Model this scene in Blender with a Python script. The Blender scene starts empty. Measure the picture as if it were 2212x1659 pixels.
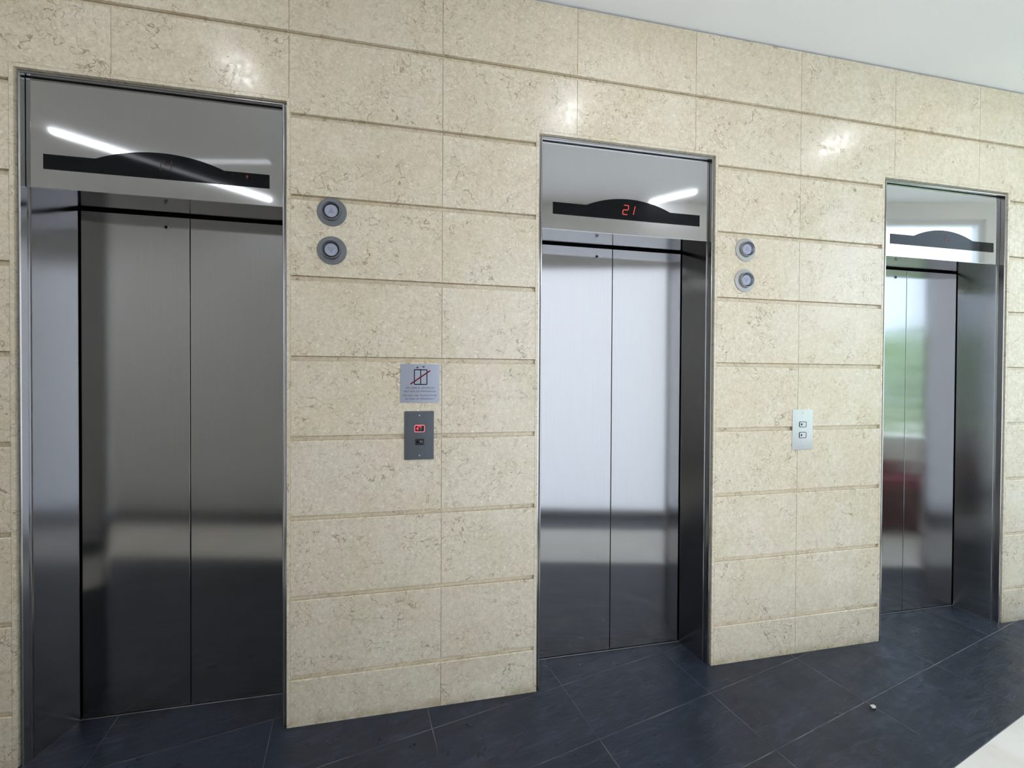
import bpy, bmesh, math, random
from mathutils import Vector, Matrix

# ------------------------------------------------------------------ camera
S = bpy.context.scene
COL = S.collection
YAW, PITCH, ROLL = .1889, -.009, .0054
cam_d = bpy.data.cameras.new('camera'); cam = bpy.data.objects.new('camera', cam_d); COL.objects.link(cam)
cam_d.sensor_width = 36; cam_d.lens = 849.45*36/2212; cam_d.clip_start = .02; cam_d.clip_end = 200
fw = Vector((math.sin(YAW)*math.cos(PITCH), math.cos(YAW)*math.cos(PITCH), math.sin(PITCH)))
rt = Vector((math.cos(YAW), -math.sin(YAW), 0)); up = rt.cross(fw)
r2 = rt*math.cos(ROLL)+up*math.sin(ROLL); u2 = -rt*math.sin(ROLL)+up*math.cos(ROLL)
M = Matrix((r2, u2, -fw)).transposed().to_4x4(); M.translation = Vector((.7876, -1.6962, 1.3932))
cam.matrix_world = M
S.camera = cam

# ------------------------------------------------------------------ world and exposure
W = bpy.data.worlds.new('sky'); S.world = W; W.use_nodes = True
bg = W.node_tree.nodes['Background']; bg.inputs[0].default_value = (.80, .93, 1.14, 1); bg.inputs[1].default_value = 3.8
S.view_settings.view_transform = 'Standard'; S.view_settings.look = 'None'
S.view_settings.exposure = 0.24; S.view_settings.gamma = 1; S.view_settings.use_curve_mapping = False
S.cycles.use_denoising = True
S.cycles.max_bounces = 10; S.cycles.diffuse_bounces = 5; S.cycles.glossy_bounces = 6
S.cycles.transparent_max_bounces = 12
S.cycles.sample_clamp_indirect = 8

CEIL = 3.072
# plan axes of the diagonal floor grid / glazed wall
A0 = math.radians(11.8); UX = Vector((math.cos(A0), math.sin(A0), 0)); VX = Vector((-math.sin(A0), math.cos(A0), 0)); O0 = Vector((1.414, -.272, 0))
def uv(u, v, z=0): return O0+UX*u+VX*v+Vector((0, 0, z))
VW = -1.65      # glazed wall plane (v)

# daylight entering through the glazing (portals only steer sampling of the sky)
def portal(name, centre, nrm, w, h):
    L = bpy.data.lights.new(name, 'AREA'); L.shape = 'RECTANGLE'; L.size = w; L.size_y = h; L.cycles.is_portal = True
    o = bpy.data.objects.new(name, L); COL.objects.link(o)
    zx = -Vector(nrm).normalized(); yy = Vector((0, 0, 1)); xx = yy.cross(zx)
    m = Matrix((xx, yy, zx)).transposed().to_4x4(); m.translation = centre; o.matrix_world = m
portal('window_portal', uv(3.25, VW-.06, 1.77), VX, 1.65, 2.0)
portal('entrance_portal', Vector((6.45, -.75, 1.5)), (-1, 0, 0), 1.0, 2.9)

sun_d = bpy.data.lights.new('sun', 'SUN'); sun_d.energy = 9; sun_d.angle = math.radians(1); sun_d.color = (1, .95, .88)
sun = bpy.data.objects.new('sun', sun_d); COL.objects.link(sun); sun.rotation_euler = Vector((-.15, .75, 1.0)).to_track_quat('Z', 'Y').to_euler()

# ------------------------------------------------------------------ helpers
def link(name, bm, mats, parent=None, smooth=False, bevel=0, loc=None):
    me = bpy.data.meshes.new(name); bm.to_mesh(me); bm.free()
    if not isinstance(mats, (list, tuple)): mats = [mats]
    for m in mats: me.materials.append(m)
    if smooth:
        for p in me.polygons: p.use_smooth = True
    o = bpy.data.objects.new(name, me); COL.objects.link(o)
    if parent is not None: o.parent = parent
    if loc is not None: o.location = loc
    if bevel:
        b = o.modifiers.new('bevel', 'BEVEL'); b.width = bevel; b.segments = 3; b.limit_method = 'ANGLE'; b.angle_limit = math.radians(40)
        b.harden_normals = False
    return o
def empty(name, loc, label=None, cat=None, group=None):
    o = bpy.data.objects.new(name, None); COL.objects.link(o); o.location = loc; o.empty_display_size = .1
    tag(o, label, cat, group); return o
def tag(o, label=None, cat=None, group=None, kind=None):
    if label: o['label'] = label
    if cat: o['category'] = cat
    if group: o['group'] = group
    if kind: o['kind'] = kind
    return o
def box(bm, x0, x1, y0, y1, z0, z1, mi=0):
    v = [bm.verts.new(p) for p in ((x0,y0,z0),(x1,y0,z0),(x1,y1,z0),(x0,y1,z0),(x0,y0,z1),(x1,y0,z1),(x1,y1,z1),(x0,y1,z1))]
    for f in ((0,3,2,1),(4,5,6,7),(0,1,5,4),(1,2,6,5),(2,3,7,6),(3,0,4,7)):
        bm.faces.new([v[i] for i in f]).material_index = mi
def prism(bm, pts, y0, y1, mi=0):
    """closed outline in x,z (counter-clockwise seen from the lobby) pushed from y0 (front) to y1 (back)"""
    a = [bm.verts.new((x, y0, z)) for x, z in pts]; b = [bm.verts.new((x, y1, z)) for x, z in pts]
    n = len(pts)
    f = bm.faces.new(a); f.material_index = mi; bm.faces.new(b[::-1]).material_index = mi
    for i in range(n): bm.faces.new((a[i], b[i], b[(i+1) % n], a[(i+1) % n])).material_index = mi
    bmesh.ops.recalc_face_normals(bm, faces=bm.faces)
def rrect(x0, x1, z0, z1, r, n=5):
    out = []
    for cx, cz, a in ((x1-r, z0+r, -90), (x1-r, z1-r, 0), (x0+r, z1-r, 90), (x0+r, z0+r, 180)):
        for i in range(n+1):
            t = math.radians(a+90*i/n); out.append((cx+r*math.cos(t), cz+r*math.sin(t)))
    return out
def lathe(bm, prof, n=56, mi=0):
    """profile of (radius, y) spun about the y axis"""
    rings = []
    for r, y in prof:
        if r < 1e-6: rings.append([bm.verts.new((0, y, 0))])
        else: rings.append([bm.verts.new((r*math.cos(2*math.pi*i/n), y, r*math.sin(2*math.pi*i/n))) for i in range(n)])
    for a, b in zip(rings, rings[1:]):
        for i in range(n):
            j = (i+1) % n
            if len(a) == 1 and len(b) == 1: continue
            if len(a) == 1: vs = (a[0], b[i], b[j])
            elif len(b) == 1: vs = (a[i], b[0], a[j])
            else: vs = (a[i], b[i], b[j], a[j])
            bm.faces.new(vs).material_index = mi
    bmesh.ops.recalc_face_normals(bm, faces=bm.faces)
def stroke(bm, pts, w, y0, y1, mi=0):
    """flat ribbon letters / arrows: each segment a little bar"""
    for (xa, za), (xb, zb) in zip(pts, pts[1:]):
        d = Vector((xb-xa, zb-za)); L = d.length; d /= L; n = Vector((-d.y, d.x))*w/2; e = d*w*.35
        q = [(xa-e.x-n.x, za-e.y-n.y), (xb+e.x-n.x, zb+e.y-n.y), (xb+e.x+n.x, zb+e.y+n.y), (xa-e.x+n.x, za-e.y+n.y)]
        prism(bm, q, y0, y1, mi)

# ------------------------------------------------------------------ node helpers
def newmat(name):
    m = bpy.data.materials.new(name); m.use_nodes = True
    nt = m.node_tree; return m, nt, nt.nodes['Principled BSDF']
class N:
    def __init__(s, nt): s.nt = nt
    def add(s, t, **k):
        n = s.nt.nodes.new(t)
        for a, b in k.items(): setattr(n, a, b)
        return n
    def l(s, a, b): s.nt.links.new(a, b)
    def val(s, sock, v):
        if hasattr(v, 'is_linked') or isinstance(v, bpy.types.NodeSocket): s.l(v, sock)
        else: sock.default_value = v
    def math(s, op, a, b=0, c=None, clamp=False):
        n = s.add('ShaderNodeMath', operation=op); n.use_clamp = clamp
        s.val(n.inputs[0], a); s.val(n.inputs[1], b)
        if c is not None: s.val(n.inputs[2], c)
        return n.outputs[0]
    def mix(s, f, a, b, blend='MIX'):
        n = s.add('ShaderNodeMix', data_type='RGBA', blend_type=blend)
        s.val(n.inputs[0], f); s.val(n.inputs[6], a); s.val(n.inputs[7], b)
        return n.outputs[2]
    def noise(s, vec, scale, detail=2, rough=.5, dist=0, out=0):
        n = s.add('ShaderNodeTexNoise'); s.l(vec, n.inputs['Vector']); n.inputs['Scale'].default_value = scale
        n.inputs['Detail'].default_value = detail; n.inputs['Roughness'].default_value = rough; n.inputs['Distortion'].default_value = dist
        return n.outputs[out]
    def vor(s, vec, scale, feat='F1', out='Distance', rnd=1):
        n = s.add('ShaderNodeTexVoronoi', feature=feat); s.l(vec, n.inputs['Vector']); n.inputs['Scale'].default_value = scale; n.inputs['Randomness'].default_value = rnd
        return n.outputs[out]
    def ss(s, x, a, b, lo=0., hi=1.):
        n = s.add('ShaderNodeMapRange', interpolation_type='SMOOTHSTEP'); s.val(n.inputs[0], x)
        n.inputs[1].default_value = a; n.inputs[2].default_value = b; n.inputs[3].default_value = lo; n.inputs[4].default_value = hi
        return n.outputs[0]
    def bump(s, h, strength, dist=.001, normal=None):
        n = s.add('ShaderNodeBump'); n.inputs['Strength'].default_value = strength; n.inputs['Distance'].default_value = dist
        s.l(h, n.inputs['Height'])
        if normal: s.l(normal, n.inputs['Normal'])
        return n.outputs[0]
    def vmath(s, op, a, b):
        n = s.add('ShaderNodeVectorMath', operation=op); s.val(n.inputs[0], a); s.val(n.inputs[1], b); return n.outputs[0]
    def comb(s, x, y, z):
        n = s.add('ShaderNodeCombineXYZ'); s.val(n.inputs[0], x); s.val(n.inputs[1], y); s.val(n.inputs[2], z); return n.outputs[0]
def plain(name, col, rough=.5, metal=0, emit=None, es=0, spec=.5, coat=0):
    m, nt, b = newmat(name)
    b.inputs['Base Color'].default_value = (*col, 1); b.inputs['Roughness'].default_value = rough; b.inputs['Metallic'].default_value = metal
    b.inputs['Specular IOR Level'].default_value = spec; b.inputs['Coat Weight'].default_value = coat
    if emit: b.inputs['Emission Color'].default_value = (*emit, 1); b.inputs['Emission Strength'].default_value = es
    return m

TW, TX0, TH, TZ0 = .5965, -.3848, .32, .2072      # slab width / origin, course height / origin
def stone_material():
    m, nt, b = newmat('cream_limestone'); n = N(nt)
    P = n.add('ShaderNodeNewGeometry').outputs['Position']
    sep = n.add('ShaderNodeSeparateXYZ'); n.l(P, sep.inputs[0]); x, y, z = sep.outputs
    cx = n.math('FLOOR', n.math('DIVIDE', n.math('SUBTRACT', x, TX0), TW)); cz = n.math('FLOOR', n.math('DIVIDE', n.math('SUBTRACT', z, TZ0-.02), TH))
    wn = n.add('ShaderNodeTexWhiteNoise', noise_dimensions='3D'); n.l(n.comb(cx, cz, 3.1), wn.inputs['Vector'])
    off = n.vmath('MULTIPLY', wn.outputs['Color'], (17, 5, 23))
    V = n.vmath('ADD', P, off)
    rnd = wn.outputs['Value']
    # flowing warp so that the veins wriggle
    warp = n.vmath('MULTIPLY', n.vmath('SUBTRACT', n.noise(V, 24, 3, .6, 0, 1), (.5, .5, .5)), (.030, .030, .030))
    Vw = n.vmath('ADD', V, warp)
    base = n.mix(n.ss(n.noise(V, 4.5, 3, .55), .35, .65), (.72, .63, .475, 1), (.765, .69, .555, 1))
    base = n.mix(n.math('MULTIPLY', rnd, .6), base, (.725, .645, .49, 1))
    # pinkish and greenish-yellow clouds
    base = n.mix(n.ss(n.noise(V, 7, 4, .6), .56, .74, 0, .55), base, (.73, .61, .50, 1))
    base = n.mix(n.ss(n.noise(n.vmath('ADD', V, (9, 4, 1)), 3.2, 3, .6), .52, .72, 0, .6), base, (.66, .59, .41, 1))
    # fine shelly mottling
    base = n.mix(n.ss(n.noise(Vw, 95, 5, .75), .30, .66), n.mix(.36, base, (.38, .31, .2, 1)), base)
    base = n.mix(n.ss(n.noise(n.vmath('ADD', Vw, (3, 8, 2)), 150, 3, .7), .58, .74, 0, .5), base, (.86, .82, .72, 1))
    fl = n.vor(Vw, 55); flr = n.vor(Vw, 55, out='Color')
    sf = n.add('ShaderNodeSeparateColor'); n.l(flr, sf.inputs[0])
    big = n.math('MULTIPLY', n.ss(fl, .2, .32, 1, 0), n.math('GREATER_THAN', sf.outputs[0], .80))
    base = n.mix(n.math('MULTIPLY', big, .5), base, (.87, .83, .73, 1))
    pit = n.math('MULTIPLY', n.ss(fl, .12, .2, 1, 0), n.math('LESS_THAN', sf.outputs[0], .035))
    base = n.mix(n.math('MULTIPLY', pit, .6), base, (.25, .19, .11, 1))
    # thin wandering brown seams, in patches
    def vein(sc, wd, thr0, thr1, shift, amount, col):
        nonlocal base
        q = n.vmath('ADD', Vw, shift)
        r = n.math('ABSOLUTE', n.math('SUBTRACT', n.noise(q, sc, 2.5, .62, .35), .5))
        mask = n.ss(n.noise(n.vmath('ADD', V, shift), sc*.55, 3, .6), thr0, thr1)
        brk = n.ss(n.noise(q, 60, 2, .6), .36, .52)
        f = n.math('MULTIPLY', n.math('MULTIPLY', n.ss(r, wd*.25, wd, 1, 0), mask), n.math('MULTIPLY', brk, amount))
        base = n.mix(f, base, col); return f
    f1 = vein(10, .012, .44, .58, (2, 7, 4), .80, (.30, .225, .13, 1))
    f2 = vein(19, .019, .44, .60, (5, 1, 8), .62, (.36, .29, .18, 1))
    f3 = vein(38, .034, .46, .64, (15, 3, 2), .42, (.42, .35, .235, 1))
    # floor-level grime
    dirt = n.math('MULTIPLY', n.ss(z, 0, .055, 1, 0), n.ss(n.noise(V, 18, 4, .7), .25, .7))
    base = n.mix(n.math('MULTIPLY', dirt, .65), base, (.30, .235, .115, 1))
    n.l(base, b.inputs['Base Color'])
    rgh = n.ss(n.noise(V, 40, 3, .6), .3, .7, .19, .34)
    n.l(rgh, b.inputs['Roughness']); b.inputs['Specular IOR Level'].default_value = .45
    n.l(n.bump(n.math('SUBTRACT', n.noise(Vw, 60, 4, .7), n.math('MULTIPLY', n.math('ADD', pit, f1), 2)), .12, .002), b.inputs['Normal'])
    return m
STONE = stone_material()
GROOVE = STONE.copy(); GROOVE.name = 'sawn_limestone'
_b = GROOVE.node_tree.nodes['Principled BSDF']; _l = _b.inputs['Base Color'].links[0]; _m = GROOVE.node_tree.nodes.new('ShaderNodeMix'); _m.data_type = 'RGBA'; _m.blend_type = 'MULTIPLY'
_m.inputs[0].default_value = 1; GROOVE.node_tree.links.new(_l.from_socket, _m.inputs[6]); _m.inputs[7].default_value = (.98, .96, .92, 1); GROOVE.node_tree.links.new(_m.outputs[2], _b.inputs['Base Color'])
GROUT_SHADE = plain('joint_filler_and_shade', (.30, .235, .15), .8)
def brushed(name, col, rough, aniso=.8, rot=.0, grain=1., wave=0.):
    m, nt, b = newmat(name); n = N(nt)
    tc = n.add('ShaderNodeTexCoord').outputs['Object']
    st = n.vmath('MULTIPLY', tc, (900, 900, 7)); st2 = n.vmath('MULTIPLY', tc, (160, 160, 2))
    g = n.noise(st, 1, 2, .6); g2 = n.noise(st2, 1, 2, .5)
    gg = n.math('ADD', n.math('MULTIPLY', g, .6), n.math('MULTIPLY', g2, .4))
    n.l(n.mix(n.ss(gg, .3, .7), (*[c*(1-.10*grain) for c in col], 1), (*[min(1, c*(1+.06*grain)) for c in col], 1)), b.inputs['Base Color'])
    n.l(n.ss(gg, .3, .7, rough*(1-.12*grain), rough*(1+.12*grain)), b.inputs['Roughness'])
    b.inputs['Metallic'].default_value = 1
    b.inputs['Anisotropic'].default_value = aniso; b.inputs['Anisotropic Rotation'].default_value = rot
    tg = n.add('ShaderNodeTangent', direction_type='RADIAL', axis='Z'); n.l(tg.outputs[0], b.inputs['Tangent'])
    if wave: n.l(n.bump(n.noise(n.vmath('MULTIPLY', tc, (1, 1, .6)), 2.2, 1, .5), 1, wave), b.inputs['Normal'])
    return m
DOORM = brushed('brushed_steel_door', (.345, .345, .347), .13, .9, 0, .35, .0010)
JAMBM = brushed('brushed_steel_jamb', (.40, .40, .405), .13, .85, 0, .35, .0006)
HEADM = brushed('satin_steel_header', (.55, .55, .555), .05, .0, 0, .15, .0002)
FRAMEM = brushed('steel_frame', (.45, .445, .44), .18, .3, 0, .3)
ALU = plain('anodised_aluminium', (.62, .63, .66), .38, 1)
SILLM = plain('worn_sill_metal', (.34, .345, .36), .45, 1)
DARK = plain('shaft_black', (.004, .004, .005), .9, spec=.1)
ACRYL = plain('smoked_acrylic', (.006, .007, .008), .05, spec=.14)

def slate_material():
    m, nt, b = newmat('dark_slate'); n = N(nt)
    P = n.add('ShaderNodeNewGeometry').outputs['Position']
    mp = n.add('ShaderNodeMapping', vector_type='TEXTURE'); mp.inputs['Location'].default_value = O0; mp.inputs['Rotation'].default_value = (0, 0, A0)
    n.l(P, mp.inputs['Vector']); Q = mp.outputs[0]
    sep = n.add('ShaderNodeSeparateXYZ'); n.l(Q, sep.inputs[0]); u, v, w = sep.outputs
    us, vs = n.math('DIVIDE', u, .592), n.math('DIVIDE', v, .2915)
    cu, cv = n.math('FLOOR', us), n.math('FLOOR', vs)
    wn = n.add('ShaderNodeTexWhiteNoise', noise_dimensions='3D'); n.l(n.comb(cu, cv, 1.7), wn.inputs['Vector']); rnd = wn.outputs['Value']
    V = n.vmath('ADD', Q, n.vmath('MULTIPLY', wn.outputs['Color'], (13, 7, 5)))
    du = n.math('MULTIPLY', n.math('SUBTRACT', .5, n.math('ABSOLUTE', n.math('SUBTRACT', n.math('FRACT', us), .5))), .592)
    dv = n.math('MULTIPLY', n.math('SUBTRACT', .5, n.math('ABSOLUTE', n.math('SUBTRACT', n.math('FRACT', vs), .5))), .2915)
    d = n.math('MINIMUM', du, dv)
    wob = n.math('MULTIPLY', n.math('SUBTRACT', n.noise(Q, 40, 2), .5), .002)
    line = n.ss(n.math('ADD', d, wob), .0010, .0024, 1, 0)
    vis = n.ss(n.noise(Q, 5, 3, .65), .42, .62, .10, .9)
    base = n.mix(n.ss(n.noise(V, 5, 5, .6), .3, .7), (.007, .0095, .016, 1), (.016, .022, .036, 1))
    base = n.mix(n.math('MULTIPLY', rnd, .5), base, (.019, .027, .050, 1))
    # pale cloudy scuffs and cleft streaks running one way
    scl = n.vmath('MULTIPLY', V, (2.0, 7, 1))
    base = n.mix(n.ss(n.noise(scl, 3, 6, .7, 1.2), .48, .72, 0, .55), base, (.050, .064, .105, 1))
    rg = n.math('ABSOLUTE', n.math('SUBTRACT', n.noise(n.vmath('MULTIPLY', V, (.8, 2.2, 1)), 2.2, 3, .5, .4), .47))
    crack = n.math('MULTIPLY', n.ss(rg, .0012, .0045, 1, 0), n.ss(n.noise(Q, 1.8, 2), .48, .62))
    base = n.mix(n.math('MULTIPLY', crack, .30), base, (.085, .09, .10, 1))
    base = n.mix(n.math('MULTIPLY', line, vis), base, (.13, .14, .15, 1))
    spk = n.math('MULTIPLY', n.ss(n.vor(Q, 22), .02, .045, 1, 0), .5)
    base = n.mix(spk, base, (.16, .16, .16, 1))
    n.l(base, b.inputs['Base Color'])
    n.l(n.ss(n.noise(V, 12, 4, .6), .3, .7, .27, .46), b.inputs['Roughness']); b.inputs['Specular IOR Level'].default_value = .5
    h = n.math('ADD', n.noise(scl, 4, 6, .6, .6), n.math('MULTIPLY', line, -.35))
    n.l(n.bump(h, .5, .006), b.inputs['Normal'])
    return m
SLATE = slate_material()
def pale_floor_material():
    m, nt, b = newmat('pale_marble_floor'); n = N(nt)
    P = n.add('ShaderNodeNewGeometry').outputs['Position']
    base = n.mix(n.ss(n.noise(P, 3, 5, .6, .5), .3, .7), (.76, .72, .64, 1), (.86, .84, .79, 1))
    base = n.mix(n.ss(n.noise(P, 24, 4, .7), .55, .75, 0, .3), base, (.55, .49, .40, 1))
    n.l(base, b.inputs['Base Color']); b.inputs['Roughness'].default_value = .3
    return m
PALE = pale_floor_material()
def paint(name, col, rough=.7):
    m, nt, b = newmat(name); n = N(nt)
    P = n.add('ShaderNodeNewGeometry').outputs['Position']
    c = n.mix(n.noise(P, 2, 3, .6), (*[q*.97 for q in col], 1), (*col, 1))
    n.l(c, b.inputs['Base Color']); b.inputs['Roughness'].default_value = rough
    n.l(n.bump(n.noise(P, 90, 3, .6), .06, .001), b.inputs['Normal']); return m
CEILM = paint('white_ceiling_paint', (.89, .90, .89)); WALLM = paint('white_wall_paint', (.87, .87, .875))

# ------------------------------------------------------------------ elevator wall of limestone slabs
C = [-.2375, 1.6705, 3.5725]         # elevator centres
HW, OPT = .4415, 2.488               # half width and height of the stone opening
ST = .0125                           # border strip round an opening
def elevator_wall():
    X0, X1 = -4.2, 6.9
    JW = .0019
    xs, zs = {X0, X1}, {0., CEIL-.006}
    for c in C:
        for s in (-1, 1):
            xs |= {c+s*HW, c+s*(HW+ST), c+s*(HW+ST+.0016)}
    joints = [TX0+TW*k for k in range(-6, 13)]
    joints = [j for j in joints if X0 < j < X1]
    for j in joints: xs |= {j-JW/2, j+JW/2}
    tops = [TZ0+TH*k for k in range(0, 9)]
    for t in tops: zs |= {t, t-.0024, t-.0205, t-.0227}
    zs |= {OPT, OPT+ST, OPT+ST+.0016}
    xs, zs = sorted(xs), sorted(zs)
    def cell(x, z):
        """(depth, material) at a point or None for an opening"""
        for c in C:
            ax = abs(x-c)
            if ax < HW and z < OPT: return None
            if ax < HW+ST and z < OPT+ST: return (0., 0)
            if ax < HW+ST+.0016 and z < OPT+ST+.0016: return (.0004, 2)
        for t in tops:
            if t-.0024 < z < t: return (.0125, 1)  # contact shade and dirt under the groove's upper edge, put into the colour
            if t-.0205 < z < t: return (.0125, 3)
        for j in joints:
            if abs(x-j) < JW/2: return (.0016, 1)
        return (0., 0)
    bm = bmesh.new(); cache = {}
    def V(x, y, z):
        k = (round(x, 5), round(y, 5), round(z, 5))
        if k not in cache: cache[k] = bm.verts.new((x, y, z))
        return cache[k]
    g = {}
    for i in range(len(xs)-1):
        for k in range(len(zs)-1): g[i, k] = cell((xs[i]+xs[i+1])/2, (zs[k]+zs[k+1])/2)
    D = .30
    for (i, k), c in g.items():
        x0, x1, z0, z1 = xs[i], xs[i+1], zs[k], zs[k+1]
        if c:
            bm.faces.new((V(x0, c[0], z0), V(x1, c[0], z0), V(x1, c[0], z1), V(x0, c[0], z1))).material_index = c[1]
        a = D if c is None else c[0]
        if (i+1, k) in g:
            o = g[i+1, k]; bb = D if o is None else o[0]
            if abs(a-bb) > 1e-6:
                q = (V(x1, a, z0), V(x1, bb, z0), V(x1, bb, z1), V(x1, a, z1))
                bm.faces.new(q)
        if (i, k+1) in g:
            o = g[i, k+1]; bb = D if o is None else o[0]
            if abs(a-bb) > 1e-6:
                q = (V(x0, a, z1), V(x0, bb, z1), V(x1, bb, z1), V(x1, a, z1))
                bm.faces.new(q)
    # a small arris along the lower lip of every groove
    for v in bm.verts:
        if abs(v.co.y) < 1e-6 and any(abs(v.co.z-(t-.0205)) < 1e-5 for t in tops) and all(abs(v.co.x-c) > HW+ST+1e-4 or v.co.z > OPT for c in C):
            v.co.y = .0018
    bmesh.ops.recalc_face_normals(bm, faces=bm.faces)
    return link('wall_elevator', bm, [STONE, GROUT_SHADE, plain('edge_seam', (.42, .36, .26), .7), GROOVE])
wall = elevator_wall(); tag(wall, kind='structure')
bm = bmesh.new(); box(bm, -4.2, 6.9, .30, .36, -.02, CEIL+.06); tag(link('wall_shaft', bm, DARK), kind='structure')

# ------------------------------------------------------------------ floor
def poly(name, pts, z0, z1, mat):
    bm = bmesh.new()
    a = [bm.verts.new((p[0], p[1], z1)) for p in pts]; b = [bm.verts.new((p[0], p[1], z0)) for p in pts]
    bm.faces.new(a); bm.faces.new(b[::-1]); n = len(pts)
    for i in range(n): bm.faces.new((a[i], b[i], b[(i+1) % n], a[(i+1) % n]))
    bmesh.ops.recalc_face_normals(bm, faces=bm.faces)
    return tag(link(name, bm, mat), kind='structure')
VB = -.583
VS = -1.25
def ux(x, v):  # point of the grid line v at world x
    u = (x-O0.x+VX.x*-v)/UX.x; return uv(u, v)
poly('floor', [(-4.2, .30), ux(-4.2, VB), ux(6.2, VB), (6.2, .30)][::-1] if ux(6.2, VB).y < .3 else [(-4.2, .30), ux(-4.2, VB), (5.6, .25), (5.6, .30)], -.03, 0, SLATE)
poly('pale_floor', [ux(-4.2, VB), ux(-4.2, VS), ux(6.9, VS), ux(6.9, VB)], -.03, 0, PALE)
poly('border_floor', [ux(-4.2, VS), ux(-4.2, VW-.1), ux(6.9, VW-.1), ux(6.9, VS)], -.03, 0, SLATE)
# ------------------------------------------------------------------ ceiling
poly('ceiling', [(-4.2, .36), ux(-4.2, VW-.12), ux(6.56, VW-.12), (6.56, .36)], CEIL, CEIL+.06, CEILM)

# ------------------------------------------------------------------ lobby wall behind the camera, with its glazing
def uvbox(bm, u0, u1, v0, v1, z0, z1, mi=0):
    c = [uv(u0, v0), uv(u1, v0), uv(u1, v1), uv(u0, v1)]
    v = [bm.verts.new((p.x, p.y, z0)) for p in c]+[bm.verts.new((p.x, p.y, z1)) for p in c]
    for f in ((0,3,2,1),(4,5,6,7),(0,1,5,4),(1,2,6,5),(2,3,7,6),(3,0,4,7)): bm.faces.new([v[i] for i in f]).material_index = mi
G0, G1, GZ = -.88, 1.6, 2.62          # frosted glazing
W0, W1, WZ0, WZ1 = 2.4, 4.14, .78, 2.92     # clear window
bm = bmesh.new()
T = VW-.12
uvbox(bm, -6.2, G0, T, VW, 0, CEIL); uvbox(bm, G0, G1, T, VW, GZ, CEIL); uvbox(bm, G1, W0, T, VW, 0, CEIL)
uvbox(bm, W0, W1, T, VW, 0, WZ0); uvbox(bm, W0, W1, T, VW, WZ1, CEIL); uvbox(bm, W1, 5.4, T, VW, 0, CEIL)
tag(link('wall_lobby', bm, WALLM), kind='structure')
bm = bmesh.new(); box(bm, -4.26, -4.2, -3.9, .36, 0, CEIL); tag(link('wall_left', bm, WALLM), kind='structure')
# frosted panes
m, nt, b = newmat('frosted_glass'); n = N(nt)
tr = n.add('ShaderNodeBsdfTranslucent'); tr.inputs[0].default_value = (.84, .82, .80, 1)
gl = n.add('ShaderNodeBsdfGlossy'); gl.inputs[0].default_value = (1, 1, 1, 1); gl.inputs[1].default_value = .25
mx = n.add('ShaderNodeMixShader'); mx.inputs[0].default_value = .05; n.l(tr.outputs[0], mx.inputs[1]); n.l(gl.outputs[0], mx.inputs[2])
nt.links.new(mx.outputs[0], nt.nodes['Material Output'].inputs[0]); FROST = m
m, nt, b = newmat('clear_glass'); n = N(nt)
tr = n.add('ShaderNodeBsdfTransparent'); tr.inputs[0].default_value = (.93, .96, .95, 1)
gl = n.add('ShaderNodeBsdfGlossy'); gl.inputs[1].default_value = .02
mx = n.add('ShaderNodeMixShader'); mx.inputs[0].default_value = .07; n.l(tr.outputs[0], mx.inputs[1]); n.l(gl.outputs[0], mx.inputs[2])
nt.links.new(mx.outputs[0], nt.nodes['Material Output'].inputs[0]); CLEAR = m
WHITEF = plain('white_window_frame', (.75, .76, .78), .4)
def window(name, u0, u1, z0, z1, glass, mull):
    f = bmesh.new(); t = .05
    uvbox(f, u0, u1, VW-.08, VW-.02, z0, z0+t); uvbox(f, u0, u1, VW-.08, VW-.02, z1-t, z1)
    uvbox(f, u0, u0+t, VW-.08, VW-.02, z0+t, z1-t); uvbox(f, u1-t, u1, VW-.08, VW-.02, z0+t, z1-t)
    for q in mull: uvbox(f, q-.012, q+.012, VW-.07, VW-.03, z0+t, z1-t)
    o = tag(link(name, f, WHITEF), kind='structure')
    g = bmesh.new(); uvbox(g, u0+t, u1-t, VW-.053, VW-.047, z0+t, z1-t); link('pane', g, glass, o)
window('window_1', G0, G1, 0., GZ, FROST, [])
window('window_2', W0, W1, WZ0, WZ1, CLEAR, [])
# glazed entrance at the far right end
bm = bmesh.new(); box(bm, 6.5, 6.56, -.98, .30, 2.9, CEIL); box(bm, 6.5, 6.56, -.98, -.93, 0, 2.9); box(bm, 6.5, 6.56, .10, .30, 0, 2.9)
tag(link('wall_right', bm, WALLM), kind='structure')
bm = bmesh.new(); box(bm, 6.52, 6.53, -.93, .10, 0.02, 2.9); tag(link('window_3', bm, CLEAR), kind='structure')

# ------------------------------------------------------------------ lamps on the ceiling (mirrored in the steel and glossy stone, plus added fill tubes at left)
LAMP = plain('lit_diffuser', (.9, .9, .9), .5, emit=(.90, .94, 1.0), es=9)
SPOT = plain('lit_downlight', (.9, .9, .9), .5, emit=(.95, .97, 1.0), es=42)
LAMPFILL = plain('fill_diffuser', (.9, .9, .9), .5, emit=(.95, .97, 1.0), es=60)  # for the added fill tubes only
LAMPD = plain('dim_diffuser', (.9, .9, .9), .5, emit=(.90, .94, 1.0), es=.45)
def tube(a, b, label, mat=None):
    a, b = Vector((*a, 0)), Vector((*b, 0)); d = b-a; L = d.length
    t = empty('ceiling_light', (*((a+b)/2).xy, CEIL), label, 'ceiling light', 'linear ceiling lights'); t.rotation_euler.z = math.atan2(d.y, d.x)
    bm = bmesh.new(); box(bm, -L/2, L/2, -.028, .028, -.008, 0); link('lamp_housing', bm, WHITEF, t, bevel=.004)
    bm = bmesh.new(); box(bm, -L/2+.02, L/2-.02, -.026, .026, -.020, -.0085); link('diffuser', bm, mat or LAMP, t, bevel=.005)
tube((-1.79, -1.45), (-.72, -2.30), 'linear ceiling light mirrored in the left elevator header')
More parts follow.
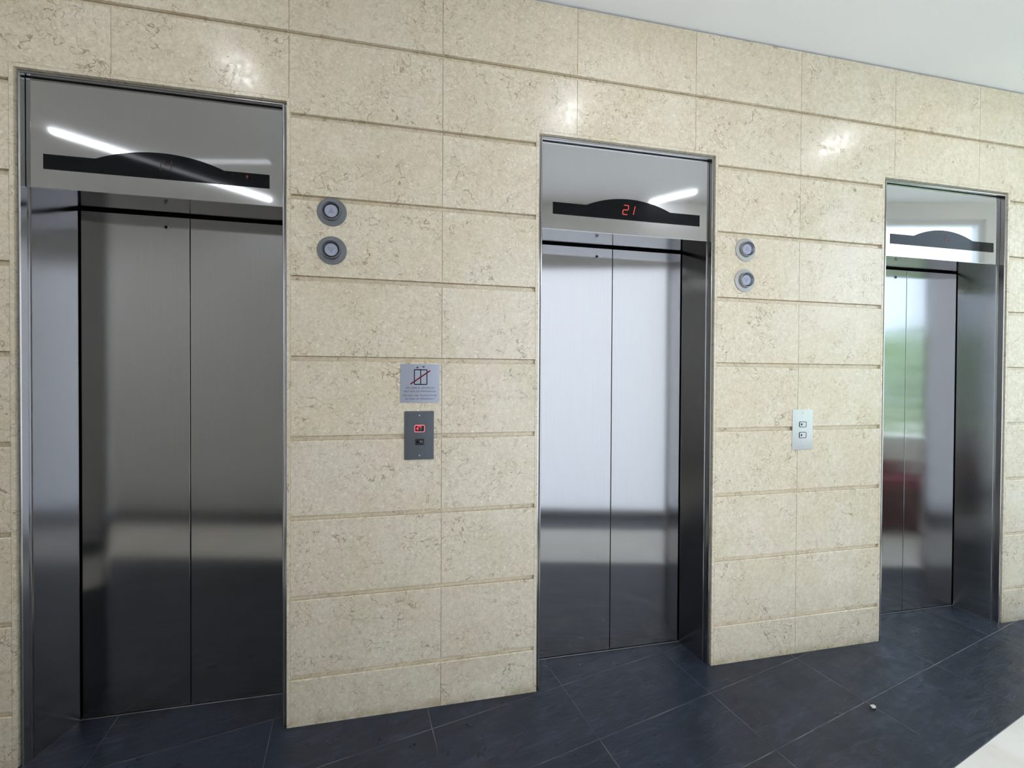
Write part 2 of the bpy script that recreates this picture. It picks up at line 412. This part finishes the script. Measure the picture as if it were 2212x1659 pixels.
tube((3.03, -1.35), (2.72, -1.65), 'linear ceiling light mirrored in the middle elevator header')
tube((-3.4, -1.0), (-2.6, -1.9), 'added fill light farthest left in the lobby', LAMPFILL)  # unseen tube added to brighten the left door and stone
tube((-2.6, -.9), (-1.9, -.7), 'added fill light left of the left elevator', LAMPFILL)  # second unseen tube, added as fill for the left side
tube((-1.08, -1.70), (-.46, -1.58), 'dim linear ceiling light mirrored faintly beside the left display arc', LAMPD)
def downlight(x, y, label):
    t = empty('downlight', (x, y, CEIL), label, 'downlight', 'downlights above the elevators')
    bm = bmesh.new(); lathe(bm, [(.105, 0), (.105, -.008), (.086, -.010), (.084, -.002)], 40)
    o = link('trim_ring', bm, WHITEF, t); o.rotation_euler.x = math.radians(90)
    for v in o.data.vertices: v.co.y = -v.co.y*1
    o.rotation_euler.x = math.radians(-90)
    for v in o.data.vertices: v.co.y = -v.co.y
    bm = bmesh.new(); box(bm, -.06, .06, -.06, .06, -.006, -.001); link('lens', bm, SPOT, t)
for x, y, l in ((-.26, -.70, 'left'), (1.60, -.68, 'middle'), (3.54, -.62, 'right')):
    downlight(x, y, 'round ceiling downlight above the %s elevator' % l)

# ------------------------------------------------------------------ elevators
SOF, PT = 2.079, 2.467
def sweep_frame(bm, prof):
    """prof of (inset from the stone edge, y) carried up the left side, over the top and down the right"""
    rows = []
    for e, y in prof:
        rows.append([(-HW+e, y, 0), (-HW+e, y, OPT-e), (HW-e, y, OPT-e), (HW-e, y, 0)])
    vs = [[bm.verts.new(p) for p in r] for r in rows]
    for a, b in zip(vs, vs[1:]):
        for i in range(3): bm.faces.new((a[i], a[i+1], b[i+1], b[i]))
    bmesh.ops.recalc_face_normals(bm, faces=bm.faces)
def seg7(ch, x, z, w, h, t, slant, bm, y0, y1):
    segs = {'a': ((0, 1), (1, 1)), 'b': ((1, 1), (1, .5)), 'c': ((1, .5), (1, 0)), 'd': ((0, 0), (1, 0)), 'e': ((0, .5), (0, 0)), 'f': ((0, 1), (0, .5)), 'g': ((0, .5), (1, .5))}
    on = {'2': 'abged', '1': 'bc', '4': 'fgbc', '6': 'acdefg'}[ch]
    for s in on:
        (xa, za), (xb, zb) = segs[s]
        g = .10
        xa2, xb2, za2, zb2 = xa+(xb-xa)*g, xb-(xb-xa)*g, za+(zb-za)*g*1.2, zb-(zb-za)*g*1.2
        q = [(x+xa2*w+slant*za2*h, z+za2*h), (x+xb2*w+slant*zb2*h, z+zb2*h)]
        stroke(bm, q, t, y0, y1)
def lit(name, col, s):
    return plain(name, (.05, .01, .01), .5, emit=col, es=s)
def elevator(c, label, floor_text, colour, arrow=None):
    t = empty('elevator', (c, 0, 0), label, 'elevator', 'elevators set in the limestone wall')
    bm = bmesh.new(); sweep_frame(bm, [(0, .02), (0, .013), (.010, .013), (.0105, .004), (.0125, .002), (.0155, .002), (.017, .004), (.0172, .034), (.024, .034)])
    link('door_frame', bm, FRAMEM, t)
    # splayed side jambs
    for s in (-1, 1):
        bm = bmesh.new()
        o = [(s*(HW-.0172), .0262), (s*.394, .190), (s*.420, .215), (s*(HW-.004), .030)]
        a = [bm.verts.new((x, y, 0)) for x, y in o]; b = [bm.verts.new((x, y, SOF+.01)) for x, y in o]
        bm.faces.new(a); bm.faces.new(b[::-1])
        for i in range(4): bm.faces.new((a[i], b[i], b[(i+1) % 4], a[(i+1) % 4]))
        bmesh.ops.recalc_face_normals(bm, faces=bm.faces)
        link('jamb', bm, JAMBM, t)
    # header panel, bent back at the foot into the soffit
    bm = bmesh.new(); box(bm, -.4228, .4228, .022, .034, SOF, PT); link('header_panel', bm, HEADM, t, bevel=.0012)
    bm = bmesh.new(); box(bm, -.4205, .4205, .0342, .192, SOF, SOF+.012); link('soffit', bm, JAMBM, t)
    bm = bmesh.new(); box(bm, -HW+.001, HW-.001, .19, .29, SOF, OPT-.002); box(bm, -HW+.001, HW-.001, .245, .29, 0, SOF)
    box(bm, -HW+.001, HW-.001, .062, .07, SOF+.02, OPT-.002); link('shaft_liner', bm, DARK, t)
    # doors
    for s in (-1, 1):
        a, b = sorted((s*.0016, s*.3875))
        bm = bmesh.new(); box(bm, a, b, .194, .232, .007, SOF-.010)
        d = link('door_panel', bm, DOORM, t, bevel=.0015)
        if s < 0:
            bm = bmesh.new(); lathe(bm, [(.0092, 0), (.0092, -.0015), (.0082, -.0022), (.0064, -.0022), (.0060, .0)], 28)
            k = link('lock_ring', bm, SILLM, d, smooth=False, loc=(-.0865, .1935, 2.025))
            bm = bmesh.new(); lathe(bm, [(.006, 0), (.0058, -.0006), (0, -.0006)], 20); link('keyhole', bm, DARK, d, loc=(-.0865, .1935, 2.025))
    bm = bmesh.new(); box(bm, -.395, .395, .189, .240, 0.0005, .0035)
    link('sill', bm, SILLM, t, bevel=.001)
    # indicator
    pts = [(.371, 2.148), (.371, 2.201), (.212, 2.201)]
    R_ = (.212**2+.044**2)/(2*.044); a0 = math.asin(.212/R_)
    for i in range(1, 24):
        a = a0*(1-2*i/24); pts.append((R_*math.sin(a), 2.201+.044-R_+R_*math.cos(a)))
    pts += [(-.212, 2.201), (-.371, 2.201), (-.371, 2.148)]
    bm = bmesh.new(); prism(bm, pts, .0202, .0225); disp = link('floor_indicator', bm, ACRYL, t)
    y0, y1 = .0196, .0203
    bm = bmesh.new()
    if floor_text == '21':
        seg7('2', -.033, 2.173, .025, .043, .0036, .14, bm, y0, y1)
        stroke(bm, [(.0215, 2.176), (.0305, 2.214)], .0034, y0, y1)
    elif floor_text == '14':
        stroke(bm, [(-.004, 2.181), (-.002, 2.199)], .0026, y0, y1); stroke(bm, [(-.0015, 2.203), (0, 2.219)], .0026, y0, y1)
        seg7('4', .008, 2.180, .022, .040, .0026, .08, bm, y0, y1)
    else:
        seg7('6', .008, 2.178, .026, .040, .0028, .06, bm, y0, y1); stroke(bm, [(.050, 2.180), (.053, 2.180)], .004, y0, y1)
    link('floor_number', bm, colour, disp)
    if arrow:
        bm = bmesh.new(); prism(bm, [(.288, 2.190), (.292, 2.176), (.297, 2.190)], y0, y1); link('direction_arrow', bm, arrow, disp)
    return t
elevator(C[0], 'left elevator, its dark indicator showing a very faint 14', '14', lit('dim_red_digits', (1, .08, .05), .006), lit('red_arrow', (1, .03, .03), .12))
elevator(C[1], 'middle elevator with a bright orange-red 21 on its indicator', '21', lit('red_digits', (1, .10, .05), .75))
elevator(C[2], 'right elevator, green foliage mirrored in its doors, faint 6 on its indicator', '6', lit('faint_red_digits', (1, .25, .15), .06))

# ------------------------------------------------------------------ hall lanterns
LENS = plain('milky_lens', (.36, .38, .47), .35)
LENSR = plain('lens_relief', (.28, .295, .37), .4)
WELL = plain('dark_well', (.03, .03, .035), .5)
def lantern(x, z, upward, label, matp):
    t = empty('hall_lantern', (x, -.0002, z), label, 'indicator light', 'round elevator direction lights')
    bm = bmesh.new(); lathe(bm, [(.0565, 0), (.0565, -.0022), (.0555, -.0034), (.041, -.0042), (.0385, -.0050), (.0375, -.0052), (.0372, -.0040)], 72)
    link('base_plate', bm, matp, t, smooth=True).modifiers.new('es', 'EDGE_SPLIT').split_angle = math.radians(35)
    bm = bmesh.new(); lathe(bm, [(.0372, -.002), (.0368, -.0205), (.0356, -.0230), (.0338, -.0230), (.0326, -.0210), (.0300, -.0105), (.0272, -.0075)], 72)
    link('collar', bm, COLR if x > 1 else COLL, t, smooth=True).modifiers.new('es', 'EDGE_SPLIT').split_angle = math.radians(50)
    bm = bmesh.new(); lathe(bm, [(.0274, -.0074), (.0274, -.006), (0, -.006)], 40); link('well', bm, WELL, t)
    bm = bmesh.new(); lathe(bm, [(.0252, -.006), (.0252, -.0125), (.024, -.0138), (0, -.0142)], 56); le = link('lens', bm, LENS, t, smooth=True)
    le.modifiers.new('es', 'EDGE_SPLIT').split_angle = math.radians(35)
    s = 1 if upward else -1
    bm = bmesh.new(); prism(bm, [(-.0125, -s*.009), (.0125, -s*.009), (0, s*.0135)][::(1 if s > 0 else -1)], -.0150, -.0138); link('arrow_mark', bm, LENSR, le, bevel=.0005)
    return t
COLL = plain('dull_steel', (.26, .27, .29), .38, .9)
COLR = plain('satin_collar', (.40, .41, .43), .34, .9)
PL1 = plain('weathered_zinc', (.22, .23, .25), .48, .8)
PL2 = plain('satin_silver_plate', (.42, .415, .40), .42, .85)
lantern(.371, 2.066, True, 'grey round light with up triangle, left pier', PL1)
lantern(.371, 1.912, False, 'grey round light with down triangle, left pier', PL1)
lantern(2.280, 2.043, True, 'silver round light with up triangle, right pier', PL2)
lantern(2.277, 1.892, False, 'silver round light with down triangle, right pier', PL2)

# ------------------------------------------------------------------ emergency sign
INK = plain('black_ink', (.004, .004, .008), .7, spec=.08); REDI = plain('dark_red_ink', (.15, .008, .013), .6, spec=.15)
def text_mesh(s, width, height, x, z, y, mat, parent):
    cu = bpy.data.curves.new('t', 'FONT'); cu.body = s; cu.align_x = 'CENTER'; cu.size = .01; cu.offset = 0
    cu.space_character = 1.08
    ob = bpy.data.objects.new('t', cu); COL.objects.link(ob)
    dg = bpy.context.evaluated_depsgraph_get(); me = bpy.data.meshes.new_from_object(ob.evaluated_get(dg)); bpy.data.objects.remove(ob)
    xs = [v.co.x for v in me.vertices]; ys = [v.co.y for v in me.vertices]
    sx = width/(max(xs)-min(xs)); sy = height/(max(ys)-min(ys)); mx, my = (max(xs)+min(xs))/2, min(ys)
    for v in me.vertices:
        px, py = v.co.x, v.co.y; v.co = ((px-mx)*sx, 0, (py-my)*sy)
    bm = bmesh.new(); bm.from_mesh(me); bpy.data.meshes.remove(me)
    r = bmesh.ops.extrude_face_region(bm, geom=bm.faces[:]); bmesh.ops.translate(bm, verts=[g for g in r['geom'] if isinstance(g, bmesh.types.BMVert)], vec=(0, .0004, 0))
    return link('lettering', bm, mat, parent, loc=(x, y, z))
SX0, SX1, SZ0, SZ1 = .6385, .7985, 1.298, 1.4595
t = empty('emergency_sign', (0, 0, 0), 'square metal notice with a crossed-out elevator pictogram', 'sign')
t.location = ((SX0+SX1)/2, 0, SZ0)
cx = (SX0+SX1)/2
bm = bmesh.new(); prism(bm, rrect(SX0-cx, SX1-cx, 0, SZ1-SZ0, .006), -.0022, -.0002); link('plate', bm, brushed('blue_grey_plate', (.40, .425, .50), .30, .6, 0, .25), t)
k = .000268; px = lambda a: SX0-cx+(a-172)*k; pz = lambda b_: (SZ1-SZ0)-(b_-112)*k*1.045
Y0, Y1 = -.0027, -.0021
bm = bmesh.new()
def ring(bm, outer, inner, y0, y1):
    a = [bm.verts.new((x, y0, z)) for x, z in outer]; b_ = [bm.verts.new((x, y0, z)) for x, z in inner]
    c_ = [bm.verts.new((x, y1, z)) for x, z in outer]; d_ = [bm.verts.new((x, y1, z)) for x, z in inner]
    for i in range(len(a)):
        j = (i+1) % len(a)
        bm.faces.new((a[i], a[j], b_[j], b_[i])); bm.faces.new((a[i], c_[i], c_[j], a[j])); bm.faces.new((b_[i], b_[j], d_[j], d_[i]))
    bmesh.ops.recalc_face_normals(bm, faces=bm.faces)
ring(bm, rrect(px(377), px(582), pz(423), pz(189), .0045), rrect(px(391), px(568), pz(409), pz(203), .0010), Y0, Y1)
box(bm, px(473), px(487), Y0, Y1, pz(409), pz(203))
for ax, az, s in ((430, 147, 1), (522, 166, -1)):
    prism(bm, [(px(ax+p), pz(az+q*s)) for p, q in ((0, 0), (22, 20), (13, 27), (0, 14), (-13, 27), (-22, 20))], Y0, Y1)
link('elevator_pictogram', bm, INK, t)
bm = bmesh.new(); stroke(bm, [(px(330), pz(408)), (px(620), pz(211))], .0054, Y0-.0006, Y1-.0004); link('red_slash', bm, REDI, t)
for s, a, b_, yb in (('NO USAR EL ASCENSOR', 255, 690, 479), ('EN CASO DE EMERGENCIA', 232, 710, 530), ('DO NOT USE THE ELEVATOR', 215, 725, 592), ('IN CASE OF EMERGENCY', 248, 697, 643)):
    text_mesh(s, (b_-a)*k, .0062, (px(a)+px(b_))/2, pz(yb), -.0027, INK, t)

# ------------------------------------------------------------------ call panels
def call_panel(x0, x1, z0, z1, buttons, screws, label, lit_up, platem, facem, inkm, bez):
    cx = (x0+x1)/2; t = empty('call_panel', (cx, 0, z0), label, 'call button panel', 'elevator call panels')
    bm = bmesh.new(); prism(bm, rrect(x0-cx, x1-cx, 0, z1-z0, .0015), -.0045, -.0002); link('plate', bm, platem, t, bevel=.0008)
    for i, (a, b_, c, d) in enumerate(buttons):
        a, b_, c, d = a-cx, b_-cx, c-z0, d-z0
        on = lit_up and i == 0
        bm = bmesh.new(); o1, i1 = rrect(a, b_, c, d, .006), rrect(a+.0032, b_-.0032, c+.0032, d-.0032, .0038)
        ov = [bm.verts.new((p[0], -.0063, p[1])) for p in o1]; iv = [bm.verts.new((p[0], -.0063, p[1])) for p in i1]; ob_ = [bm.verts.new((p[0], -.0045, p[1])) for p in o1]; ib = [bm.verts.new((p[0], -.0045, p[1])) for p in i1]
        m_ = len(o1)
        for q in range(m_):
            w = (q+1) % m_
            bm.faces.new((ov[q], ov[w], iv[w], iv[q])); bm.faces.new((ob_[q], ob_[w], ov[w], ov[q])); bm.faces.new((iv[q], iv[w], ib[w], ib[q]))
        bmesh.ops.recalc_face_normals(bm, faces=bm.faces)
        bt = link('button', bm, RING if on else bez, t)
        if on: bt['label'] = 'red-lit call button'
        bm = bmesh.new(); prism(bm, rrect(a+.0032, b_-.0032, c+.0032, d-.0032, .0035), -.0058, -.0044); link('button_face', bm, facem, bt)
        am = REDL if on else inkm
        mz = (c+d)/2; ax = a+.0130; s = 1 if i == 0 else -1
        bm = bmesh.new(); prism(bm, [(ax-.0065, mz-s*.001), (ax+.0065, mz-s*.001), (ax, mz+s*.0070)][::s], -.0063, -.0057)
        prism(bm, [(ax-.0022, mz-s*.0065), (ax+.0022, mz-s*.0065), (ax+.0022, mz-s*.001), (ax-.0022, mz-s*.001)][::s], -.0063, -.0057)
        link('arrow', bm, am, bt)
        # raised dots beside the arrow
        bm = bmesh.new(); bx = a+.0245
        dots = ((0, .004), (.004, .004), (.004, .0), (0, -.004)) if i == 0 else ((0, .004), (.004, .004), (0, 0), (.008, .002), (.008, -.003))
        for dx, dz in dots: box(bm, bx+dx-.0011, bx+dx+.0011, -.0064, -.0057, mz+dz-.0011, mz+dz+.0011)
        link('raised_dots', bm, ALU, bt)
        if on:
            bm = bmesh.new(); prism(bm, [(a+.010, d-.0040), (a+.018, d-.0080), (b_-.018, d-.0080), (b_-.010, d-.0040)], -.0064, -.0057); link('lamp_glow', bm, REDL, bt)
    for x, z in screws:
        bm = bmesh.new(); lathe(bm, [(.0034, 0), (.0034, -.0006), (.0022, -.0014), (0, -.0016)], 20); s = link('screw', bm, ALU, t, smooth=True, loc=(x-cx, -.0045, z-z0))
        bm = bmesh.new(); box(bm, -.0022, .0022, -.0018, -.0013, -.0004, .0004); link('slot', bm, DARK, s)
    return t
REDL = lit('red_button_light', (1, .03, .07), 1.6)
RING = plain('pink_lit_ring', (.6, .25, .27), .3, .3, emit=(1, .12, .16), es=.35)
BEZ1 = plain('dark_bezel', (.12, .13, .15), .35, .8); BEZ2 = plain('grey_bezel', (.10, .11, .13), .4, .5)
FACE1 = plain('black_button', (.012, .012, .015), .3); FACE2 = plain('silver_button', (.80, .81, .85), .35, .7)
DARKREFL = brushed('dark_reflection_plate', (.13, .14, .155), .32, .5, 0, 1); BRIGHTREFL = brushed('bright_reflection_plate', (.80, .81, .87), .30, .5, 0, .6)  # one steel; dark and window-bright reflections are put into the plate colours
call_panel(.6555, .776, 1.059, 1.262, [(.696, .739, 1.174, 1.205), (.696, .739, 1.117, 1.149)], [(.716, 1.244), (.717, 1.076)],
           'darkly toned call panel with its up button lit red', True, DARKREFL, FACE1, INK, BEZ1)
call_panel(2.5645, 2.6845, 1.047, 1.252, [(2.603, 2.645, 1.162, 1.192), (2.603, 2.645, 1.107, 1.138)], [(2.6235, 1.235), (2.6245, 1.066)],
           'brightly toned call panel with unlit buttons, right pier', False, BRIGHTREFL, FACE2, INK, BEZ2)

# ------------------------------------------------------------------ small litter
random.seed(4)
bm = bmesh.new()
bmesh.ops.create_icosphere(bm, subdivisions=2, radius=.011)
for v in bm.verts: v.co = Vector((v.co.x*1.0, v.co.y*.8, v.co.z*.55))*(1+random.uniform(-.22, .22))
o = link('paper_crumb', bm, plain('crumpled_paper', (.62, .58, .50), .8)); o.location = (2.627, -.346, .0058)
tag(o, 'crumpled scrap of pale paper on the slate floor', 'litter')
bm = bmesh.new()
stroke(bm, [(-.007, -.001), (.003, .004), (.006, -.006)], .0032, -.0009, 0); stroke(bm, [(.003, .004), (.0035, .009)], .0022, -.0009, 0)
o = link('tape_scrap', bm, plain('white_tape', (.85, .85, .88), .4)); o.location = (1.052, -.0001, .552)
tag(o, 'tiny white scrap stuck low on the stone, left pier', 'tape')

# ------------------------------------------------------------------ red bench by the window (seen only mirrored in the right doors)
RED = plain('dark_red_vinyl', (.22, .02, .04), .4)
t = empty('bench', tuple(uv(3.50, VW+.24)), 'dark red bench under the clear window', 'bench'); t.rotation_euler.z = A0
bm = bmesh.new(); box(bm, -.35, .28, -.2, .16, .40, .50); link('seat', bm, RED, t, bevel=.02)
bm = bmesh.new(); box(bm, -.35, .28, -.2, -.13, .5, .62); link('backrest', bm, RED, t, bevel=.02)
bm = bmesh.new(); box(bm, -.33, .26, -.18, .12, .0, .40); link('base', bm, plain('bench_base', (.10, .02, .025), .5), t)

# ------------------------------------------------------------------ outdoors
bm = bmesh.new(); uvbox(bm, -12, 24, -22, VW-.12, -.06, -.03); uvbox(bm, 5.6, 24, VW-.12, 12, -.06, -.03); tag(link('pavement', bm, plain('pale_paving', (.62, .61, .58), .8)), kind='structure')
LEAF = plain('leaf_green', (.16, .30, .06), .5); BARK = plain('bark', (.10, .07, .045), .9)
def bush(u, v, r, h, seed, label):
    rnd = random.Random(seed); p = uv(u, v); t = empty('bush', (p.x, p.y, -.03), label, 'bush', 'bushes outside the clear window')
    bm = bmesh.new()
    for _ in range(1000):
        a, e, q = rnd.uniform(0, 6.283), rnd.uniform(-1, 1), rnd.uniform(.6, 1)
        c = Vector((math.cos(a)*math.sqrt(1-e*e)*r*q, math.sin(a)*math.sqrt(1-e*e)*r*q, h*.58+e*h*.44*q))
        d = Vector((rnd.gauss(0, 1), rnd.gauss(0, 1), rnd.gauss(0, 1))).normalized(); s = d.orthogonal().normalized(); k_ = rnd.uniform(.05, .10)
        vs = [bm.verts.new(c-d*k_), bm.verts.new(c+s*k_*.45), bm.verts.new(c+d*k_), bm.verts.new(c-s*k_*.45)]; bm.faces.new(vs)
    link('foliage', bm, LEAF, t)
    bm = bmesh.new(); bmesh.ops.create_cone(bm, segments=10, radius1=.07, radius2=.03, depth=h*.6, cap_ends=True); bmesh.ops.translate(bm, verts=bm.verts, vec=(0, 0, h*.3)); link('trunk', bm, BARK, t)
bush(5.0, -3.8, .9, 2.25, 1, 'rounded green bush nearest the clear window')
bush(7.1, -4.4, 1.0, 2.6, 2, 'tall green bush standing behind the nearer bush')
bush(3.9, -5.6, 1.0, 2.2, 3, 'low green bush farthest from the clear window')
